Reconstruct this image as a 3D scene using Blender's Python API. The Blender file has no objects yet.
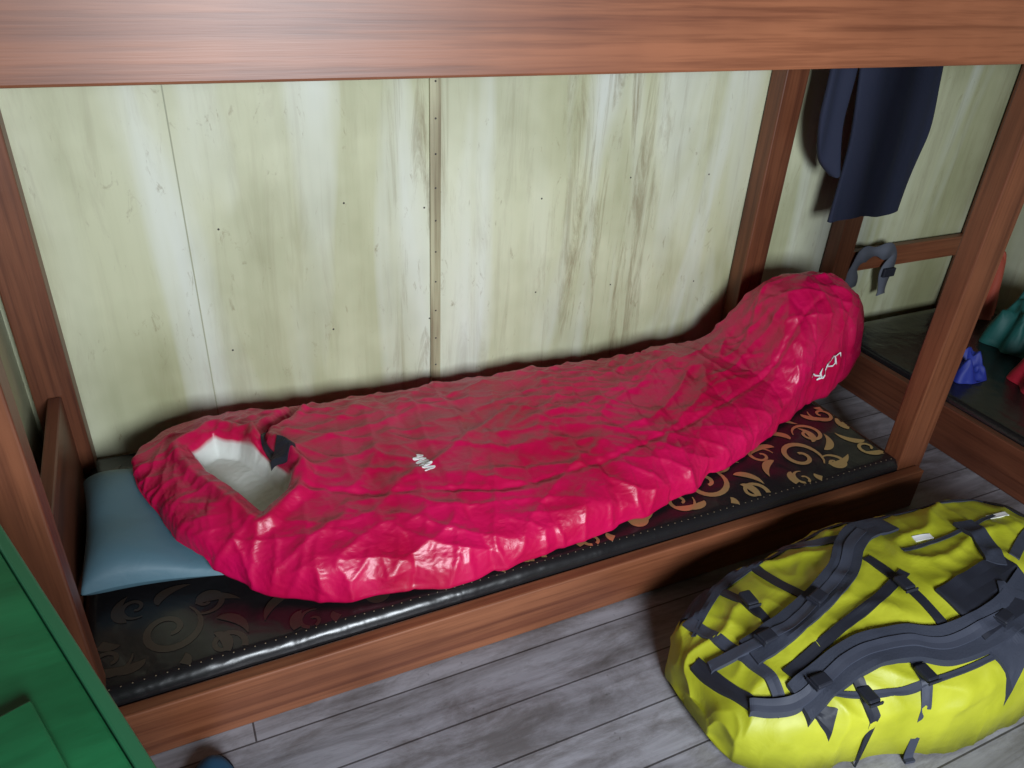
import bpy, bmesh, math, random
import numpy as np
from mathutils import Vector, Matrix, noise
from mathutils.bvhtree import BVHTree
random.seed(4)
H=1.4
# ---------- helpers
def link(o,parent=None):
    bpy.context.scene.collection.objects.link(o)
    if parent: o.parent=parent
    return o
def empty(name):
    e=bpy.data.objects.new(name,None); return link(e)
def mesh_obj(name,verts,faces,mat,smooth=True,parent=None):
    me=bpy.data.meshes.new(name); me.from_pydata([tuple(v) for v in verts],[],faces); me.update()
    if smooth: me.polygons.foreach_set('use_smooth',[True]*len(me.polygons))
    if mat: me.materials.append(mat)
    return link(bpy.data.objects.new(name,me),parent)
def box(name,x0,x1,y0,y1,z0,z1,mat,bevel=.004,parent=None,M=None):
    bm=bmesh.new(); bmesh.ops.create_cube(bm,size=1)
    for v in bm.verts: v.co=Vector((x0+(v.co.x+.5)*(x1-x0),y0+(v.co.y+.5)*(y1-y0),z0+(v.co.z+.5)*(z1-z0)))
    if bevel: bmesh.ops.bevel(bm,geom=bm.edges[:],offset=bevel,segments=2,affect='EDGES',profile=.5)
    if M: bm.transform(M)
    me=bpy.data.meshes.new(name); bm.to_mesh(me); bm.free(); me.materials.append(mat)
    return link(bpy.data.objects.new(name,me),parent)
def newmat(name,col=None,rough=.5):
    m=bpy.data.materials.new(name); m.use_nodes=True; nt=m.node_tree; bs=nt.nodes['Principled BSDF']
    if col: bs.inputs['Base Color'].default_value=(*col,1)
    bs.inputs['Roughness'].default_value=rough
    return m,nt,bs
def N(nt,t,**k):
    n=nt.nodes.new(t)
    for a,b in k.items(): setattr(n,a,b)
    return n
def coords(nt,scale,rot=(0,0,0)):
    tc=N(nt,'ShaderNodeTexCoord'); mp=N(nt,'ShaderNodeMapping'); mp.inputs['Scale'].default_value=scale; mp.inputs['Rotation'].default_value=rot
    nt.links.new(tc.outputs['Object'],mp.inputs[0]); return mp.outputs[0]
def nz(nt,co,scale,detail=4,rough=.55,dist=0):
    n=N(nt,'ShaderNodeTexNoise'); n.inputs['Scale'].default_value=scale; n.inputs['Detail'].default_value=detail
    n.inputs['Roughness'].default_value=rough; n.inputs['Distortion'].default_value=dist
    nt.links.new(co,n.inputs['Vector']); return n.outputs['Fac']
def ramp(nt,f,stops):
    r=N(nt,'ShaderNodeValToRGB'); e=r.color_ramp.elements
    while len(e)<len(stops): e.new(.5)
    for i,(p,c) in enumerate(stops):
        e[i].position=p; e[i].color=(c[0],c[1],c[2],1)
    nt.links.new(f,r.inputs[0]); return r.outputs[0]
def mix(nt,f,a,b,mode='MIX'):
    m=N(nt,'ShaderNodeMix',data_type='RGBA',blend_type=mode)
    for s,v in ((m.inputs[0],f),(m.inputs[6],a),(m.inputs[7],b)):
        if isinstance(v,(int,float)): s.default_value=v
        elif isinstance(v,tuple): s.default_value=(v[0],v[1],v[2],1)
        else: nt.links.new(v,s)
    return m.outputs[2]
def mul(nt,a,b):
    mm=N(nt,'ShaderNodeMath',operation='MULTIPLY'); nt.links.new(a,mm.inputs[0]); nt.links.new(b,mm.inputs[1]); return mm.outputs[0]
def bump(nt,h,bs,strength=.3,dist=.01):
    b=N(nt,'ShaderNodeBump'); b.inputs['Strength'].default_value=strength; b.inputs['Distance'].default_value=dist
    nt.links.new(h,b.inputs['Height']); nt.links.new(b.outputs[0],bs.inputs['Normal'])
def wood(name,axis,c1,c2,rough=.42):
    m,nt,bs=newmat(name)
    sc=[13,13,13]; sc[axis]=.45
    co=coords(nt,sc); a=nz(nt,co,1.6,4,.55,.4)
    sc2=[80,80,80]; sc2[axis]=2.2
    b=nz(nt,coords(nt,sc2),1.5,4,.6)
    col=ramp(nt,a,[(.3,c2),(.5,c1),(.75,tuple(min(1,x*1.2) for x in c1))])
    col=mix(nt,.6,col,ramp(nt,b,[(.35,(.5,.42,.38)),(.55,(1,1,1))]),'MULTIPLY')
    g=nz(nt,coords(nt,(1,1,1)),3,3)
    col=mix(nt,.7,col,ramp(nt,g,[(.3,(.6,.52,.5)),(.7,(1.1,1.1,1.1))]),'MULTIPLY')
    nt.links.new(col,bs.inputs['Base Color']); bs.inputs['Roughness'].default_value=rough
    bump(nt,b,bs,.12,.002); return m
wx=wood('wood_x',0,(.245,.088,.040),(.16,.05,.023)); wy=wood('wood_y',1,(.15,.05,.025),(.085,.026,.014)); wz=wood('wood_z',2,(.18,.062,.028),(.105,.033,.016))
wd=wood('fill_cut_boards',0,(.12,.08,.05),(.06,.04,.025))  # for unseen walls and ceiling, made dark wood to cut bounce light
def wallmat(name):
    m,nt,bs=newmat(name)
    st=nz(nt,coords(nt,(2.0,2.0,.35)),1.3,3,.5,.5)
    fs=nz(nt,coords(nt,(14,14,.5)),1.5,4,.6,.2)
    blot=nz(nt,coords(nt,(1,1,.8)),1.9,4,.6)
    milk=nz(nt,coords(nt,(3.4,3.4,.6)),1.2,3,.5,.9)
    col=ramp(nt,st,[(.3,(.47,.48,.29)),(.55,(.56,.575,.39)),(.7,(.62,.64,.48))])
    col=mix(nt,.3,col,ramp(nt,fs,[(.35,(.75,.75,.68)),(.6,(1,1,1))]),'MULTIPLY')
    col=mix(nt,.9,col,ramp(nt,blot,[(.36,(.68,.68,.60)),(.6,(1.04,1.04,1.04))]),'MULTIPLY')
    col=mix(nt,ramp(nt,milk,[(.48,(0,0,0)),(.72,(.6,.6,.6))]),col,(.74,.79,.77))
    sx=N(nt,'ShaderNodeSeparateXYZ'); nt.links.new(coords(nt,(.5,1,1)),sx.inputs[0])
    px=ramp(nt,sx.outputs[0],[(.25,(.2,.2,.2)),(.345,(1,1,1)),(.37,(.25,.25,.25)),(.50,(.3,.3,.3)),(.58,(.95,.95,.95)),(.66,(.95,.95,.95)),(.74,(.3,.3,.3))])
    dr=nz(nt,coords(nt,(15,15,1.5)),1.3,7,.74,.7)
    mm=mul(nt,ramp(nt,dr,[(.51,(0,0,0)),(.66,(.85,.85,.85))]),px)
    col=mix(nt,mm,col,(.22,.18,.10))
    dr2=nz(nt,coords(nt,(11,11,4)),2.2,6,.75,1.2)
    col=mix(nt,ramp(nt,dr2,[(.61,(0,0,0)),(.73,(.75,.75,.75))]),col,(.25,.21,.12))
    nt.links.new(col,bs.inputs['Base Color']); bs.inputs['Roughness'].default_value=.5
    bump(nt,st,bs,.3,.02); return m
wm=wallmat('painted_plywood')
m,nt,bs=newmat('floor_planks'); fm=m
co=coords(nt,(1,1,1)); br=N(nt,'ShaderNodeTexBrick'); nt.links.new(co,br.inputs['Vector'])
br.inputs['Scale'].default_value=1; br.inputs['Brick Width'].default_value=3.9; br.inputs['Row Height'].default_value=.115
br.inputs['Mortar Size'].default_value=.0020; br.inputs['Color1'].default_value=(.24,.235,.26,1); br.inputs['Color2'].default_value=(.32,.315,.345,1); br.inputs['Mortar'].default_value=(.07,.065,.07,1)
g=nz(nt,coords(nt,(1.2,12,1)),2,6,.65,.5); g2=nz(nt,coords(nt,(1,2.5,1)),3.5,7,.75,.4); g3=nz(nt,co,28,3,.6)
col=mix(nt,.8,br.outputs[0],ramp(nt,g,[(.35,(.55,.53,.51)),(.6,(1.1,1.1,1.1))]),'MULTIPLY')
col=mix(nt,.75,col,ramp(nt,g2,[(.38,(.48,.44,.40)),(.56,(1.15,1.15,1.17))]),'MULTIPLY')
col=mix(nt,ramp(nt,g3,[(.68,(0,0,0)),(.75,(.7,.7,.7))]),col,(.05,.045,.04))
nt.links.new(col,bs.inputs['Base Color']); bs.inputs['Roughness'].default_value=.45; bump(nt,g,bs,.25,.004)
# ---------- room
X0,X1,Y0,Y1,ZC=-1.3,3.1,-2.2,1.93,2.5
box('floor',X0,X1,Y0,Y1,-.1,0,fm,0)
box('ceiling',X0,X1,Y0,Y1,ZC,ZC+.1,wd,0)
box('wall_back',X0,X1,Y1,Y1+.1,0,ZC,wm,0)
box('wall_left',X0-.1,X0,Y0,Y1,0,ZC,wd,0)
box('wall_right',X1,X1+.1,Y0,Y1,0,ZC,wm,0)
box('wall_front',X0,X1,Y0-.1,Y0,0,ZC,wd,0)
box('wall_partition',-.40,-.36,1.06,1.93,0,ZC,wm,0)
batm=wood('batten_wood',2,(.46,.45,.29),(.28,.25,.14))
nail=newmat('nail_dark',(.04,.035,.03),.5)[0]
box('trim_1',.677,.707,1.922,1.93,0,ZC,batm,.001)
crk=newmat('panel_seam',(.36,.37,.26),.7)[0]  # faint seam between wall panels, drawn as a thin strip
box('trim_2',.06,.063,1.9285,1.93,0,ZC,crk,0)
def dots(name,pts,r,mat,parent=None,axis=1,flat=.4):
    vs=[];fs=[]
    for p in pts:
        b=len(vs); n=8
        for ring,(rr,h) in enumerate(((1,0),(.75,.6),(.3,.95))):
            for k in range(n):
                a=2*math.pi*k/n; c,s=math.cos(a)*r*rr,math.sin(a)*r*rr
                if axis==1: vs.append((p[0]+c,p[1]-h*r*flat,p[2]+s))
                else: vs.append((p[0]+c,p[1]+s,p[2]+h*r*flat))
        for q in range(2):
            for k in range(n): fs.append((b+q*n+k,b+q*n+(k+1)%n,b+(q+1)*n+(k+1)%n,b+(q+1)*n+k))
        fs.append(tuple(b+2*n+k for k in range(n)))
    return mesh_obj(name,vs,fs,mat,True,parent)
pts=[(.692,1.922,z) for z in np.arange(.25,1.3,.09)]
for xx in (.14,.42,.66,.725,1.0,1.3,1.6):
    for z in (.42,.75): pts.append((xx+random.uniform(-.03,.03),1.93,z+random.uniform(-.03,.03)))
dots('trim_3',pts,.0028,nail)
# ---------- camera
X=Vector((.9076,-.4169,.0497)); F=Vector((.3821,.7706,-.5101)).normalized()
X=(X-F*X.dot(F)).normalized(); U=X.cross(F)
cam=bpy.data.cameras.new('camera'); cam.lens=770/1024*36; cam.sensor_width=36; cam.clip_start=.02
co=bpy.data.objects.new('camera',cam); link(co)
co.matrix_world=Matrix(((X.x,U.x,-F.x,0),(X.y,U.y,-F.y,0),(X.z,U.z,-F.z,H),(0,0,0,1)))
bpy.context.scene.camera=co
# ---------- beds
bed=empty('bunk_bed')
box('front_rail',-.33,1.86,1.08,1.11,0,.13,wx,.004,bed)
box('upper_front_beam',-1.0,3.0,1.08,1.11,1.212,1.42,wx,.004,bed)
for n,(a,b,c,d) in {'post_1':(-.34,-.235,1.112,1.17),'post_2':(1.785,1.885,1.112,1.17),'post_3':(-.34,-.25,1.86,1.925),'post_4':(1.77,1.86,1.86,1.925)}.items():
    box(n,a,b,c,d,0,2.3,wz,.004,bed)
box('headboard',-.31,-.28,1.172,1.858,.02,.38,wy,.004,bed)
box('end_rail',1.815,1.84,1.172,1.858,.0,.125,wy,.004,bed)
box('deck',-.27,1.8,1.115,1.92,.06,.085,wx,0,bed)
box('upper_deck',-.30,1.9,1.18,1.85,1.28,1.30,wx,0,bed)
b2=empty('bunk_bed.001')
for n,(a,b,c,d) in {'post_1':(2.19,2.27,1.86,1.92),'post_2':(2.92,3.0,1.86,1.92)}.items():
    box(n,a,b,c,d,0,2.3,wz,.004,b2)
box('side_rail',2.19,2.22,.0,1.855,0,.15,wy,.004,b2)
box('head_rail',2.275,2.915,1.88,1.91,.36,.44,wx,.004,b2)
box('clothes_bar',1.865,2.185,1.885,1.905,1.26,1.29,wx,.004,b2)
box('upper_side_beam',2.19,2.22,.0,1.855,1.212,1.38,wy,.004,b2)
box('upper_deck',2.225,3.0,.0,1.855,1.28,1.30,wx,0,b2)
# vinyl
m,nt,bs=newmat('black_vinyl',(.011,.010,.011),.27); mv=m
h=nz(nt,coords(nt,(1,1,1)),9,3,.5,.4); bump(nt,h,bs,.3,.02)
def zmat(x,y): return .158+.005*noise.noise(Vector((x*4,y*5,0)))+.0025*noise.noise(Vector((x*11,y*12,3)))
def slab(name,x0,x1,y0,y1,z0,zf,mat,parent,r=.02,nx=160,ny=60):
    vs=[];fs=[]
    def ed(t,L):
        d=min(t,L-t); return 0 if d>=r else (r-math.sqrt(max(0,r*r-(r-d)**2)))
    for i in range(nx+1):
        for j in range(ny+1):
            x=x0+(x1-x0)*i/nx; y=y0+(y1-y0)*j/ny
            vs.append((x,y,zf(x,y)-min(r,ed(x-x0,x1-x0)+ed(y-y0,y1-y0))))
    W=ny+1
    for i in range(nx):
        for j in range(ny): fs.append((i*W+j,(i+1)*W+j,(i+1)*W+j+1,i*W+j+1))
    ring=[i*W for i in range(nx)]+[nx*W+j for j in range(ny)]+[i*W+ny for i in range(nx,0,-1)]+[j for j in range(ny,0,-1)]
    b=len(vs)
    for k in ring: vs.append((vs[k][0],vs[k][1],z0))
    n=len(ring)
    for k in range(n): fs.append((ring[k],b+k,b+(k+1)%n,ring[(k+1)%n]))
    fs.append(tuple(b+k for k in range(n))[::-1])
    return mesh_obj(name,vs,fs,mat,True,parent)
mt=slab('mattress',-.275,1.80,1.113,1.91,.087,zmat,mv,None)
slab('mattress',2.225,3.0,.0,1.855,.05,lambda x,y:.165,mv,b2)
gold=newmat('gold_print',(.60,.42,.18),.33)[0]; gold.node_tree.nodes['Principled BSDF'].inputs['Metallic'].default_value=.6  # bright copy of the mattress print, sheen put into its colour
dim=newmat('unlit_gold_print',(.035,.024,.018),.3)[0]  # same gold print off the sheen, darkening put into its colour
def motif(cx,cy,s,rot,flip):
    strokes=[]
    def sp(x,y,r,a0,turn,sg,w):
        L=[]
        for k in range(34):
            t=k/33; a=a0+sg*turn*2*math.pi*t; rr=r*(1-t*.82)
            L.append((x+rr*math.cos(a),y+rr*math.sin(a),w*(1-.45*t)*(0.2+min(1,t*5)*.8)))
        L.append((L[-1][0],L[-1][1],w)); strokes.append(L)
    sp(0,0,.055,-1.2,1.35,1,.015); sp(.10,.035,.042,2.6,1.3,-1,.012); sp(-.075,.06,.035,-.4,1.2,1,.011)
    sp(.045,-.065,.032,1.9,1.2,-1,.011); sp(-.07,-.05,.026,.8,1.1,1,.009)
    for a in np.linspace(.2,5.9,8):
        L=[]
        for k in range(12):
            t=k/11; L.append(((.07+.05*t)*math.cos(a+.5*t*t)*1.1,(.06+.045*t)*math.sin(a+.5*t*t),.018*math.sin(math.pi*min(1,t*1.02))**.7+.0005))
        strokes.append(L)
    return [[(cx+s*((x*flip)*math.cos(rot)-y*math.sin(rot)),cy+s*((x*flip)*math.sin(rot)+y*math.cos(rot)),w*s) for x,y,w in L] for L in strokes]
def ribbons(name,strokes,zf,mat,parent,bx):
    vs=[];fs=[]
    for q,L in enumerate(strokes):
        prev=False; zo=.0010+.0002*(q%7)
        for k in range(len(L)):
            x,y,w=L[k]; a=L[max(k-1,0)]; c=L[min(k+1,len(L)-1)]
            dx,dy=c[0]-a[0],c[1]-a[1]; l=math.hypot(dx,dy) or 1; nx,ny=-dy/l*w/2,dx/l*w/2
            if not(bx[0]<x<bx[1] and bx[2]<y<bx[3]): prev=False; continue
            vs+= [(x+nx,y+ny,zf(x+nx,y+ny)+zo),(x-nx,y-ny,zf(x-nx,y-ny)+zo)]
            if prev: b=len(vs); fs.append((b-4,b-3,b-1,b-2))
            prev=True
    return mesh_obj(name,vs,fs,mat,True,parent)
sg=[];sd=[]
for i,x in enumerate(np.arange(-.12,1.9,.33)):
    for j,y in enumerate((1.235,1.48,1.73)):
        mo=motif(x+(.16 if j%2 else 0),y,1.2,(.3 if (i+j)%2 else 2.8),1 if i%2 else -1)
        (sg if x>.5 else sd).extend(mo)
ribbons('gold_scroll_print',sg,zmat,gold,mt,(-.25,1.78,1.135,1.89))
ribbons('unlit_scroll_print',sd,zmat,dim,mt,(-.25,1.78,1.135,1.89))
dots('edge_stitches',[(x,1.130,zmat(x,1.13)) for x in np.arange(-.25,1.78,.02)],.0015,newmat('stitch',(.22,.17,.10),.4)[0],mt,axis=2,flat=.6)
# ---------- generic lofts
def catmull(pts,n):
    pts=np.array(pts,float); k=len(pts); res=[]
    for t in np.linspace(0,k-1,n):
        i=min(int(t),k-2); f=t-i
        p0=pts[max(i-1,0)];p1=pts[i];p2=pts[i+1];p3=pts[min(i+2,k-1)]
        res.append(.5*((2*p1)+(-p0+p2)*f+(2*p0-5*p1+4*p2-p3)*f*f+(-p0+3*p1-3*p2+p3)*f**3))
    return np.array(res)
def loft(st,ns,nt_,nb,pw):
    S=catmull(st,ns); nv=nt_+nb; vs=[]
    if ns>200 and len(st)>15:
        S=catmull(st,ns*6); d=np.r_[0,np.cumsum(np.sqrt((np.diff(S,axis=0)[:,:3]**2).sum(1)))]
        S=np.array([[np.interp(t,d,S[:,c]) for c in range(5)] for t in np.linspace(0,d[-1],ns)])
    for x,yf,yb,zb,ht in S:
        for j in range(nv):
            if j<nt_:
                a=math.pi*j/(nt_-1); y=(yf+yb)/2-math.cos(a)*(yb-yf)/2; z=zb+ht*max(math.sin(a),0)**pw
            else:
                f=(j-nt_+1)/(nb+1); y=yb+(yf-yb)*f; z=zb
            vs.append(Vector((x,y,z)))
    fs=[]
    for i in range(ns-1):
        for j in range(nv): fs.append((i*nv+j,(i+1)*nv+j,(i+1)*nv+(j+1)%nv,i*nv+(j+1)%nv))
    fs.append(tuple(range(nv))); fs.append(tuple((ns-1)*nv+j for j in range(nv))[::-1])
    return vs,fs,nv
def normals(vs,fs):
    me=bpy.data.meshes.new('t'); me.from_pydata([tuple(v) for v in vs],[],fs); me.update()
    n=[v.normal.copy() for v in me.vertices]
    c=sum((Vector(v) for v in vs),Vector())/len(vs)
    s=sum(1 if n[i].dot(Vector(vs[i])-c)>0 else -1 for i in range(0,len(vs),37))
    bpy.data.meshes.remove(me)
    return n if s>0 else [-a for a in n]
def sstep(a,b,x):
    t=max(0,min(1,(x-a)/(b-a))); return t*t*(3-2*t)
def rn(p): return 1-abs(noise.noise(p))*2.2
def pdist(px,py,poly,closed=True):
    d=9;ins=False;n=len(poly)
    for i in range(n if closed else n-1):
        x1,y1=poly[i];x2,y2=poly[(i+1)%n]
        ex,ey=x2-x1,y2-y1; t=max(0,min(1,((px-x1)*ex+(py-y1)*ey)/(ex*ex+ey*ey)))
        d=min(d,math.hypot(px-x1-ex*t,py-y1-ey*t))
        if closed and (y1>py)!=(y2>py) and px<(x2-x1)*(py-y1)/(y2-y1)+x1: ins=not ins
    return -d if ins else d
# ---------- pillow
def pil_h(x,y): return .105-.055*sstep(-.24,.03,x)
def pil(u,v,top):
    X_=.5*(u+1);Y_=.5*(v+1)
    x=-.270+X_*.28; y=1.335+Y_*.40+(.012*(1-X_)-.015*X_)*(1-Y_)
    x+= .012*(abs(v)**2-1)*(-1 if u<0 else 1)*abs(u)**3; y+=.012*(abs(u)**2-1)*(-1 if v<0 else 1)*abs(v)**3
    e=((1-abs(u)**4)*(1-abs(v)**4))**.42
    hh=pil_h(x,y)
    pl=.006*noise.noise(Vector((x*9,y*9,0)))
    mid=.166+hh*.35
    return Vector((x,y,mid+(hh*.65*e+pl*e if top else -(hh*.35-.001)*e)))
def pil_top(x,y):
    if -.28<x<.015 and 1.325<y<1.745:
        e=sstep(.015,-.015,x)
        return .166+pil_h(x,y)*e+.007
    return 0
m,nt,bs=newmat('pillow_blue_grey',(.08,.16,.205),.55)
bump(nt,nz(nt,coords(nt,(1,1,1)),14,4,.6,.5),bs,.2,.01)
vs=[];fs=[];n1=70;n2=70
for t in (1,0):
    for i in range(n1+1):
        for j in range(n2+1): vs.append(pil(2*i/n1-1,2*j/n2-1,t))
    b=0 if t else (n1+1)*(n2+1)
    for i in range(n1):
        for j in range(n2):
            q=(b+i*(n2+1)+j,b+(i+1)*(n2+1)+j,b+(i+1)*(n2+1)+j+1,b+i*(n2+1)+j+1); fs.append(q if t else q[::-1])
mesh_obj('pillow',vs,fs,m)
# ---------- sleeping bag
ZM=.164
ST=[(-.150,1.63,1.66,.255,.01),(-.142,1.57,1.72,.25,.03),(-.115,1.49,1.765,.242,.05),(-.065,1.385,1.81,.225,.08),(0,1.30,1.835,.195,.118),(.1,1.23,1.845,.17,.148),(.2,1.175,1.845,ZM,.155),(.37,1.13,1.84,ZM,.148),(.51,1.125,1.84,ZM,.142),(.66,1.135,1.845,ZM,.135),(.95,1.165,1.84,ZM,.125),(1.15,1.21,1.83,ZM,.12),(1.35,1.275,1.82,ZM,.125),(1.5,1.33,1.81,ZM,.135),(1.58,1.365,1.80,ZM,.155),(1.635,1.385,1.80,ZM,.215),(1.69,1.41,1.80,ZM,.295),(1.77,1.435,1.80,.165,.33),(1.86,1.455,1.80,.175,.325),(1.94,1.48,1.79,.20,.29),(1.995,1.51,1.77,.24,.22),(2.03,1.56,1.73,.28,.13),(2.045,1.62,1.68,.33,.03)]
NS=350; NT=140
vs,fs,nv=loft(ST,NS,NT,18,.52)
nr=normals(vs,fs)
OP=[(-.03,1.645),(.036,1.697),(.10,1.65),(.154,1.543),(.188,1.448),(.165,1.40),(.095,1.346),(.074,1.392),(.032,1.47),(-.003,1.541)]
TR=[(.27,1.80),(.2,1.71),(.15,1.66),(.135,1.58),(.18,1.47)]
SE=[(.2,1.40),(.35,1.33),(.6,1.27),(.95,1.29),(1.3,1.38),(1.6,1.47),(1.8,1.54)]
liner=[];vo=[];wt=[]
def floorz(x,y):
    return max(zmat(min(max(x,-.27),1.79),y)+.004 if x<1.85 else .165, pil_top(x,y))
for i,v in enumerate(vs):
    j=i%nv; top=j<NT
    x,y,z=v
    w=Vector((noise.noise(v*3),noise.noise(v*3+Vector((7,1,2))),noise.noise(v*3+Vector((3,9,4)))))*.6
    d=.014*noise.noise(v*4.5+Vector((5,5,5)))
    # quilted chambers across the bag
    ph=(x+.05*noise.noise(v*3)+.12*(y-1.5))/.17
    d+=.009*(abs(math.sin(math.pi*ph))**.5-.8)*sstep(.28,.4,x)
    for (a,f1,f2,A,o) in ((.5,3,14,.007,0),(-.35,4,19,.0055,3),(1.35,4,16,.005,7)):
        q=Vector(((x*math.cos(a)+y*math.sin(a))*f1,(-x*math.sin(a)+y*math.cos(a))*f2,z*7+o))+w
        d+=A*(max(0,rn(q))**2-.4)
    s=pdist(x,y,OP) if x<.4 and top and z>.2 else 9
    if s<.1: d+=.016*math.exp(-((s-.022)/.016)**2)
    if top:
        t=pdist(x,y,TR,False) if x<.4 else 9
        if t<.05 and z>.2: d-=.022*math.exp(-(t/.010)**2); d+=.008*math.exp(-((t-.025)/.012)**2)
        t=pdist(x,y,SE,False)
        if t<.04: d-=.006*math.exp(-(t/.008)**2)
    p=v+nr[i]*d*(1.0 if top else .15)
    if s<.0:
        k=sstep(0,.028,-s)
        p.z=p.z*(1-k)+k*(.255+.012*noise.noise(v*9))
    p.z=max(p.z,floorz(p.x,p.y))
    vo.append(p); liner.append(s)
    wt.append(.40 if top else .9)
sim=mesh_obj('sim_tmp',vo,fs,None)
vg=sim.vertex_groups.new(name='hold')
for i,wv in enumerate(wt): vg.add([i],wv,'REPLACE')
cm_=sim.modifiers.new('cloth','CLOTH'); cs=cm_.settings
cs.quality=6; cs.mass=.12; cs.tension_stiffness=30; cs.compression_stiffness=30; cs.shear_stiffness=8; cs.bending_stiffness=.04
cs.tension_damping=8; cs.compression_damping=8; cs.air_damping=2
cs.vertex_group_mass='hold'; cs.pin_stiffness=3; cs.shrink_min=-.065; cs.shrink_max=-.065
cs.effector_weights.gravity=0
cm_.collision_settings.use_collision=False; cm_.collision_settings.use_self_collision=False
sc=bpy.context.scene
cm_.point_cache.frame_start=1; cm_.point_cache.frame_end=40
try:
    for f in range(1,21): sc.frame_set(f)
    dg=bpy.context.evaluated_depsgraph_get(); ev=sim.evaluated_get(dg); me=ev.to_mesh()
    nvv=[v.co.copy() for v in me.vertices]
    for i in range(len(vo)):
        d=nvv[i]-vo[i]; L=d.length
        if L!=L: continue
        if L>.03: d*=.03/L
        vo[i]=vo[i]+d*.62
    ev.to_mesh_clear()
except Exception as ex: print('SIM FAIL',ex)
sc.frame_set(1)
bpy.data.objects.remove(sim)
for p in vo: p.z=max(p.z,floorz(p.x,p.y))
m,nt,bs=newmat('red_nylon',None,.3)
at=N(nt,'ShaderNodeAttribute',attribute_name='liner')
f=ramp(nt,at.outputs['Fac'],[(.488,(1,1,1)),(.492,(0,0,0))])
cl=nz(nt,coords(nt,(1,1,1)),5,4,.6)
red=ramp(nt,cl,[(.3,(.42,.001,.038)),(.7,(.60,.003,.088))])
nt.links.new(mix(nt,f,red,(.62,.64,.60)),bs.inputs['Base Color'])
nt.links.new(ramp(nt,f,[(0,(.36,.36,.36)),(1,(.8,.8,.8))]),bs.inputs['Roughness'])
bs.inputs['Specular IOR Level'].default_value=.5
wr=nz(nt,coords(nt,(1,2.6,1),(0,0,.6)),34,5,.6,.8); bump(nt,wr,bs,.3,.005)
bag=mesh_obj('sleeping_bag',vo,fs,m)
at=bag.data.attributes.new('liner','FLOAT','POINT'); at.data.foreach_set('value',[.5+max(-.4,min(.4,s)) for s in liner])
sb=bag.modifiers.new('subdivision','SUBSURF'); sb.levels=1; sb.render_levels=1
bagbvh=BVHTree.FromPolygons(vo,fs)
def cast(bvh,x,y,z0=1.0):
    h=bvh.ray_cast(Vector((x,y,z0)),Vector((0,0,-1)))
    return h[0].z if h[0] else None
def strap(name,pts,width,thick,bvh,mat,parent,n=60,base=0.0,nx=7,lift=.0):
    P=catmull([tuple(p)+(() if len(p)==3 else (1.0,)) for p in pts],n); vs=[];fs=[]
    rows=[]
    for k in range(n):
        x,y,wf=P[k]; a=P[max(k-1,0)];c=P[min(k+1,n-1)]
        dx,dy=c[0]-a[0],c[1]-a[1]; l=math.hypot(dx,dy) or 1; lx,ly=-dy/l,dx/l
        zs=[]
        for q in range(nx):
            o=(q/(nx-1)-.5)*width*wf
            z=cast(bvh,x+lx*o,y+ly*o); zs.append(max(base,z if z is not None else base))
        zm=sum(zs)/nx
        row=[]
        for q in range(nx):
            o=(q/(nx-1)-.5)*width*wf
            z=max(zs[q]*.5+zm*.5,zs[q])+lift
            row.append((x+lx*o,y+ly*o,z+thick))
        for q in (nx-1,0):
            o=(q/(nx-1)-.5)*width*wf; row.append((x+lx*o,y+ly*o,zs[q]-.004+lift))
        rows.append(row)
    m_=len(rows[0])
    for it in range(2):
        R=[list(r) for r in rows]
        for k in range(1,n-1):
            for q in range(m_):
                R[k][q]=(rows[k][q][0],rows[k][q][1],.25*rows[k-1][q][2]+.5*rows[k][q][2]+.25*rows[k+1][q][2])
        rows=R
    for r in rows: vs+=r
    for k in range(n-1):
        for q in range(m_): fs.append((k*m_+q,(k+1)*m_+q,(k+1)*m_+(q+1)%m_,k*m_+(q+1)%m_))
    fs.append(tuple(range(m_))); fs.append(tuple((n-1)*m_+q for q in range(m_))[::-1])
    return mesh_obj(name,vs,fs,mat,False,parent)
dark=newmat('dark_webbing',(.012,.014,.024),.6)[0]
white=newmat('logo_white',(.8,.8,.8),.5)[0]
strap('collar_cord',[(.27,1.79),(.2,1.705),(.155,1.655),(.14,1.58),(.165,1.51)],.010,.004,bagbvh,dark,bag,n=50)
strap('velcro_tab',[(.155,1.54),(.19,1.51)],.04,.007,bagbvh,dark,bag,n=10)
def squiggle(c,ax,ay,s):
    return [(c[0]+s*((k/59-.5)*ax[0]+.3*math.sin(k/59*30)*ay[0]),c[1]+s*((k/59-.5)*ax[1]+.3*math.sin(k/59*30)*ay[1])) for k in range(60)]
strap('embroidered_logo',squiggle((.472,1.395),(.25,-.95),(.8,.3),.062),.0042,.0015,bagbvh,white,bag,n=160,nx=3)
L=[];vsl=[];fsl=[]
for k in range(100):
    t=k/99; p=Vector((1.74+.10*t,1.36,.27+.05*t+.014*math.sin(t*34)))
    h=bagbvh.find_nearest(p); L.append((h[0],h[1] if h[1].dot(p-h[0])>0 else -h[1]))
for k,(p,n_) in enumerate(L):
    tdir=(L[min(k+1,99)][0]-L[max(k-1,0)][0]).normalized(); s_=tdir.cross(n_).normalized()*.0025
    vsl+=[p+n_*.003+s_,p+n_*.003-s_]
    if k: b=len(vsl); fsl.append((b-4,b-3,b-1,b-2))
mesh_obj('foot_logo',vsl,fsl,white,True,bag)
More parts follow.
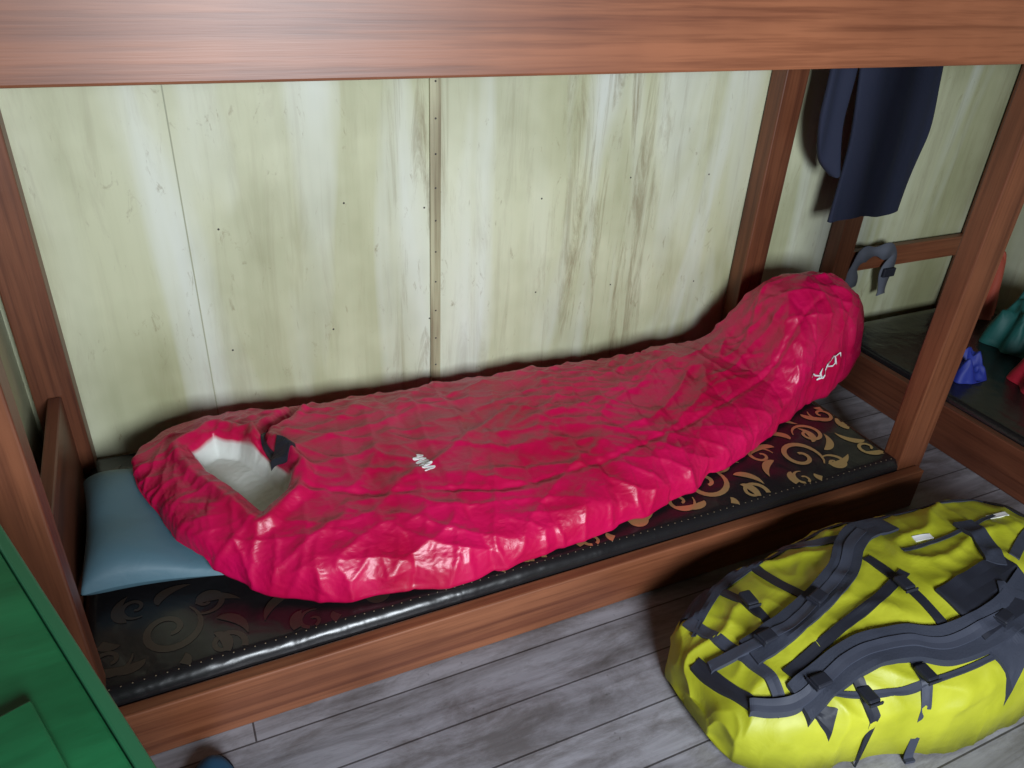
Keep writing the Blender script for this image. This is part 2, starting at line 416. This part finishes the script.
# ---------- backpack
m,nt,bs=newmat('yellow_fabric',None,.5)
cc=nz(nt,coords(nt,(1,1,1)),6,4,.6)
nt.links.new(ramp(nt,cc,[(.3,(.33,.35,.012)),(.7,(.50,.51,.03))]),bs.inputs['Base Color'])
bump(nt,nz(nt,coords(nt,(1,1,1)),14,4,.55,.8),bs,.3,.008); yel=m
PB=[(.825,.69,.78,.02,.04),(.84,.63,.85,.012,.10),(.90,.585,.905,.01,.145),(1.0,.55,.95,.01,.18),(1.12,.515,.97,.01,.205),(1.3,.475,.96,.01,.235),(1.5,.475,.94,.01,.25),(1.7,.50,.91,.01,.245),(1.85,.55,.86,.01,.20),(1.95,.60,.80,.02,.12),(1.99,.66,.73,.04,.03)]
vs,fs,nvp=loft(PB,260,100,20,.30); nr=normals(vs,fs); vo=[]
for i,v in enumerate(vs):
    w=Vector((noise.noise(v*6),noise.noise(v*6+Vector((7,1,2))),noise.noise(v*6+Vector((3,9,4)))))*.6
    d=.013*noise.noise(v*5)+.010*(max(0,rn(Vector((v.x*4,v.y*10,v.z*6))+w))**2-.4)+.004*(max(0,rn(Vector((v.x*18,v.y*8,v.z*14))+w))**2-.4)
    p=v+nr[i]*d*(1 if i%nvp<100 else .1); p.z=max(p.z,.004); vo.append(p)
pack=mesh_obj('backpack',vo,fs,yel)
pb=BVHTree.FromPolygons(vo,fs)
m,nt,bs=newmat('slate_padding',(.024,.029,.048),.8); slate=m
bump(nt,nz(nt,coords(nt,(1,1,1)),220,2),bs,.3,.002)
light=newmat('grey_webbing',(.040,.046,.07),.6)[0]
S=lambda n,p,w,t,mt_,k=50,lift=0:strap(n,p,w,t,pb,mt_,pack,n=k,base=.004,lift=lift)
S('back_panel',[(1.34,.60),(1.45,.61),(1.56,.62)],.12,.006,dark)
S('shoulder_strap_1',[(1.44,.87),(1.36,.875),(1.29,.845),(1.22,.795),(1.12,.76),(1.0,.735),(.93,.735)],.062,.008,slate,80)
S('shoulder_strap_2',[(1.56,.60),(1.42,.56),(1.28,.565),(1.19,.605),(1.07,.622),(.95,.61)],.066,.008,slate,80,.002)
S('shoulder_strap_1_webbing',[(1.36,.875),(1.29,.845),(1.22,.795),(1.12,.76),(1.0,.735),(.86,.76)],.022,.010,light,80)
S('shoulder_strap_2_webbing',[(1.42,.56),(1.28,.565),(1.19,.605),(1.07,.622),(.95,.61),(.87,.65)],.022,.011,light,80,.002)
S('hip_belt_1',[(1.50,.60),(1.44,.54),(1.36,.50)],.07,.010,slate)
S('hip_belt_2',[(1.52,.66),(1.56,.72),(1.58,.79)],.045,.008,slate)
th=[[(.89,.88),(.91,.78),(.93,.68),(.92,.61)],[(.98,.93),(1.0,.83),(1.0,.74)],[(1.10,.96),(1.10,.85),(1.12,.76)],[(1.18,.96),(1.25,.90),(1.32,.87)],
 [(.96,.61),(.98,.58),(1.0,.56)],[(1.07,.62),(1.07,.56),(1.08,.53)],[(1.20,.60),(1.19,.54),(1.18,.49)],[(1.295,.80),(1.30,.70),(1.295,.60)],[(1.33,.73),(1.22,.70),(1.10,.68),(.96,.66)],
 [(1.58,.66),(1.68,.70),(1.80,.73)],[(1.74,.90),(1.76,.70),(1.72,.51)],[(.85,.79),(.86,.72),(.88,.65)]]
for i,p in enumerate(th): S('compression_strap_%d'%(i+1),p,.022,.003,dark if i%3 else light,40)
for i,p in enumerate([[(.88,.84),(1.0,.90),(1.2,.93),(1.5,.905),(1.8,.83)],[(.88,.66),(1.0,.595),(1.2,.53),(1.5,.52),(1.8,.58)],[(1.38,.78),(1.52,.77),(1.68,.78)]]): S('seam_piping_%d'%(i+1),p,.009,.003,slate,90)
S('side_mesh_pocket',[(.90,.875),(1.0,.925),(1.12,.95)],.05,.004,slate)
S('brand_patch_1',[(1.44,.80),(1.485,.79)],.016,.002,white,8)
S('brand_patch_2',[(1.66,.78),(1.71,.77)],.014,.002,white,8)
for i,(x,y,a) in enumerate([(.97,.735,.1),(1.12,.76,.3),(1.07,.56,1.5),(1.19,.54,1.5),(1.0,.83,1.5),(1.0,.615,0),(1.42,.56,.2),(1.29,.70,1.5)]):
    z=(cast(pb,x,y) or 0)+.006
    M=Matrix.Translation((x,y,z+.008))@Matrix.Rotation(a,4,'Z')
    box('buckle_%d'%(i+1),-.019,.019,-.014,.014,-.006,.006,dark,.004,pack,M)
    box('buckle_bar_%d'%(i+1),-.024,-.020,-.016,.016,-.004,.004,dark,.0015,pack,M)
# ---------- green cabinet (near left)
m,nt,bs=newmat('green_paint',None,.45)
g=nz(nt,coords(nt,(1.5,6,6),(0,0,.35)),2.2,5,.6,.6)
nt.links.new(ramp(nt,g,[(.3,(.006,.115,.038)),(.7,(.02,.25,.09))]),bs.inputs['Base Color']); bump(nt,g,bs,.2,.005); gr=m
gl=newmat('green_paint_edge',(.035,.20,.09),.45)[0]
e=Vector((-.352,.936)); nn=Vector((-.936,-.352))
M=Matrix(((e.x,nn.x,0,-.262),(e.y,nn.y,0,.985),(0,0,1,0),(0,0,0,1)))
cab=empty('green_cabinet')
box('body',-.83,-.01,.012,.54,.06,.68,gr,.003,cab,M)
box('top',-.85,0,.016,.55,.68,.70,gr,.003,cab,M)
box('edge_strip',-.85,0,0,.015,.66,.702,gl,.003,cab,M)
for i,(a,b) in enumerate(((-.82,.03),(-.05,.03),(-.82,.50),(-.05,.50))): box('foot_%d'%(i+1),a,a+.04,b,b+.03,0,.06,gr,.003,cab,M)
box('lid_board',-.72,-.34,.06,.5,.70,.710,gr,.003,cab,M)
# ---------- shoe
def shoe(name,x,y,rot,mat,sole,L=.27,W=.095,Hh=.075):
    vs=[];fs=[];n=40;k=24
    for i in range(n+1):
        t=i/n; c=(t-.5)*L
        w=W/2*(math.sin(math.pi*min(.999,max(.001,t)))**.35)*(.82+.18*math.cos((t-.7)*5))
        h=Hh*(.55+.45*sstep(.85,.35,t)) *(math.sin(math.pi*min(.999,max(.001,t)))**.3)
        for j in range(k):
            a=2*math.pi*j/k; yy=math.cos(a)*w*(1 if math.sin(a)<.3 else 1-.35*((math.sin(a)-.3)/.7)); zz=.018+max(0,h*(.5+.5*math.sin(a)))
            vs.append((c,yy,zz))
    for i in range(n):
        for j in range(k): fs.append((i*k+j,(i+1)*k+j,(i+1)*k+(j+1)%k,i*k+(j+1)%k))
    fs.append(tuple(range(k))); fs.append(tuple(n*k+j for j in range(k))[::-1])
    M=Matrix.Translation((x,y,0))@Matrix.Rotation(rot,4,'Z')
    o=mesh_obj(name,[M@Vector(v) for v in vs],fs,mat)
    vs=[];pts=[]
    for i in range(40):
        a=2*math.pi*i/40; ca,sa=math.cos(a),math.sin(a)
        pts.append((L/2*1.02*math.copysign(abs(ca)**.8,ca),W/2*1.02*math.copysign(abs(sa)**.7,sa)*(.88+.12*ca)))
    for z in (0,.02): vs+=[M@Vector((p[0],p[1],z)) for p in pts]
    fs=[(i,(i+1)%40,40+(i+1)%40,40+i) for i in range(40)]+[tuple(range(40))[::-1],tuple(range(40,80))]
    mesh_obj('sole',vs,fs,sole,False,o)
    for q in range(3):
        cx=-.03+.022*q; box('lace_%d'%(q+1),cx-.003,cx+.003,-W*.2,W*.2,.018+Hh*(.95-.11*q),.018+Hh*(1.0-.11*q)+.003,sole,.001,o,M)
    return o
blu=newmat('blue_mesh',(.012,.12,.26),.6)[0]
shoe('slip_on_shoe',-.08,.885,1.62,blu,dark)
# ---------- trousers
m,nt,bs=newmat('navy_cloth',(.014,.019,.045),.85); bump(nt,nz(nt,coords(nt,(1,1,1)),25,4),bs,.2,.01)
tr=empty('hanging_trousers')
def leg(name,rows,yc,th_):
    R=catmull(rows,60); vs=[];fs=[];k=40
    for z,xa,xb in R:
        for j in range(k):
            a=2*math.pi*j/k; x=(xa+xb)/2+math.cos(a)*(xb-xa)/2
            y=yc+math.copysign(abs(math.sin(a))**.6,math.sin(a))*th_+.016*noise.noise(Vector((x*14,z*3,yc)))+.007*math.sin(x*60+z*6)
            vs.append((x,y,z+.006*math.sin(x*30)))
    for i in range(59):
        for j in range(k): fs.append((i*k+j,(i+1)*k+j,(i+1)*k+(j+1)%k,i*k+(j+1)%k))
    fs.append(tuple(range(k))); fs.append(tuple(59*k+j for j in range(k)))
    return mesh_obj(name,vs,fs,m,True,tr)
leg('leg_1',[(1.27,1.97,2.33),(1.15,1.985,2.335),(1.05,2.0,2.35),(.9,2.02,2.375),(.8,2.02,2.37),(.7,2.015,2.355),(.63,2.01,2.34),(.618,2.01,2.338)],1.79,.016)
leg('leg_2',[(1.27,1.84,1.975),(1.15,1.85,1.965),(1.05,1.855,1.962),(.95,1.86,1.962),(.87,1.885,1.975),(.81,1.925,1.99),(.775,1.96,2.0),(.765,1.975,1.99)],1.79,.014)
leg('waistband',[(1.305,1.86,2.31),(1.29,1.85,2.33),(1.255,1.85,2.33),(1.25,1.86,2.32)],1.80,.024)
# ---------- clothes pile on far bed
def lump(name,cx,cy,z0,rx,ry,h,seed,mat):
    vs=[];fs=[];nr_,na=40,90; o=Vector((seed,seed*2,0))
    for i in range(nr_+1):
        r=i/nr_
        for j in range(na):
            a=2*math.pi*j/na; R=1+.45*noise.noise(Vector((math.cos(a)*1.8,math.sin(a)*1.8,seed)))
            x=cx+rx*R*r*math.cos(a); y=cy+ry*R*r*math.sin(a); p=Vector((x,y,0))
            z=z0+h*(1-r**3)**.8*(1+.5*noise.noise(p*9+o))+.07*(1-r**6)*(max(0,rn(p*11+o))**2-.3)+.018*(1-r**6)*rn(p*30+o)
            vs.append((x,y,max(z0,z)))
    for i in range(nr_):
        for j in range(na): fs.append((i*na+j,(i+1)*na+j,(i+1)*na+(j+1)%na,i*na+(j+1)%na))
    fs.append(tuple(nr_*na+j for j in range(na)))
    return mesh_obj(name,vs,fs,mat)
cm=lambda n,c:newmat(n,c,.6)[0]
lump('blue_stuff_sack',2.40,1.40,.166,.08,.065,.03,1,cm('blue_cloth',(.015,.03,.26)))
lump('red_jacket',2.64,1.20,.166,.15,.13,.12,2,cm('red_cloth',(.42,.01,.03)))
lump('teal_jacket',2.83,1.47,.166,.14,.13,.15,3,cm('teal_cloth',(.008,.10,.09)))
lump('orange_towel',2.90,1.745,.166,.10,.07,.22,5,cm('orange_cloth',(.40,.07,.04)))
# strap over head rail
vs=[];fs=[]
hs=newmat('strap_grey',(.10,.11,.14),.8)[0]
C=catmull([(2.31,1.868,.30),(2.295,1.866,.37),(2.32,1.864,.425),(2.37,1.862,.44),(2.44,1.862,.435),(2.485,1.864,.41),(2.475,1.866,.34),(2.49,1.870,.25)],50)
for k in range(50):
    a=C[max(k-1,0)];c=C[min(k+1,49)]; t=Vector(c-a).normalized(); s_=t.cross(Vector((0,1,0))).normalized()*(.026+.008*math.sin(k*.5)); p=Vector(C[k])
    for o in (s_,-s_):
        vs.append(p+o); vs.append(p+o-Vector((0,.004,0)))
for k in range(49):
    b=4*k
    for q,r in ((0,1),(1,3),(3,2),(2,0)): fs.append((b+q,b+r,b+4+r,b+4+q))
so=mesh_obj('hanging_strap',vs,fs,hs)
box('strap_buckle',2.45,2.51,1.848,1.860,.33,.365,dark,.004,so)
# ---------- light
l=bpy.data.lights.new('door_light','AREA'); l.shape='RECTANGLE'; l.size=.8; l.size_y=.8; l.energy=54; l.color=(.86,.93,1); l.spread=math.radians(125)
lo=bpy.data.objects.new('door_light',l); link(lo); lo.location=(.5,-1.35,1.28)
lo.rotation_euler=(Vector((.85,1.93,.55))-lo.location).to_track_quat('-Z','Y').to_euler()
w=bpy.data.worlds.new('world'); bpy.context.scene.world=w; w.use_nodes=True; w.node_tree.nodes['Background'].inputs[0].default_value=(.6,.7,.8,1); w.node_tree.nodes['Background'].inputs[1].default_value=.3
bpy.context.scene.view_settings.view_transform='Standard'
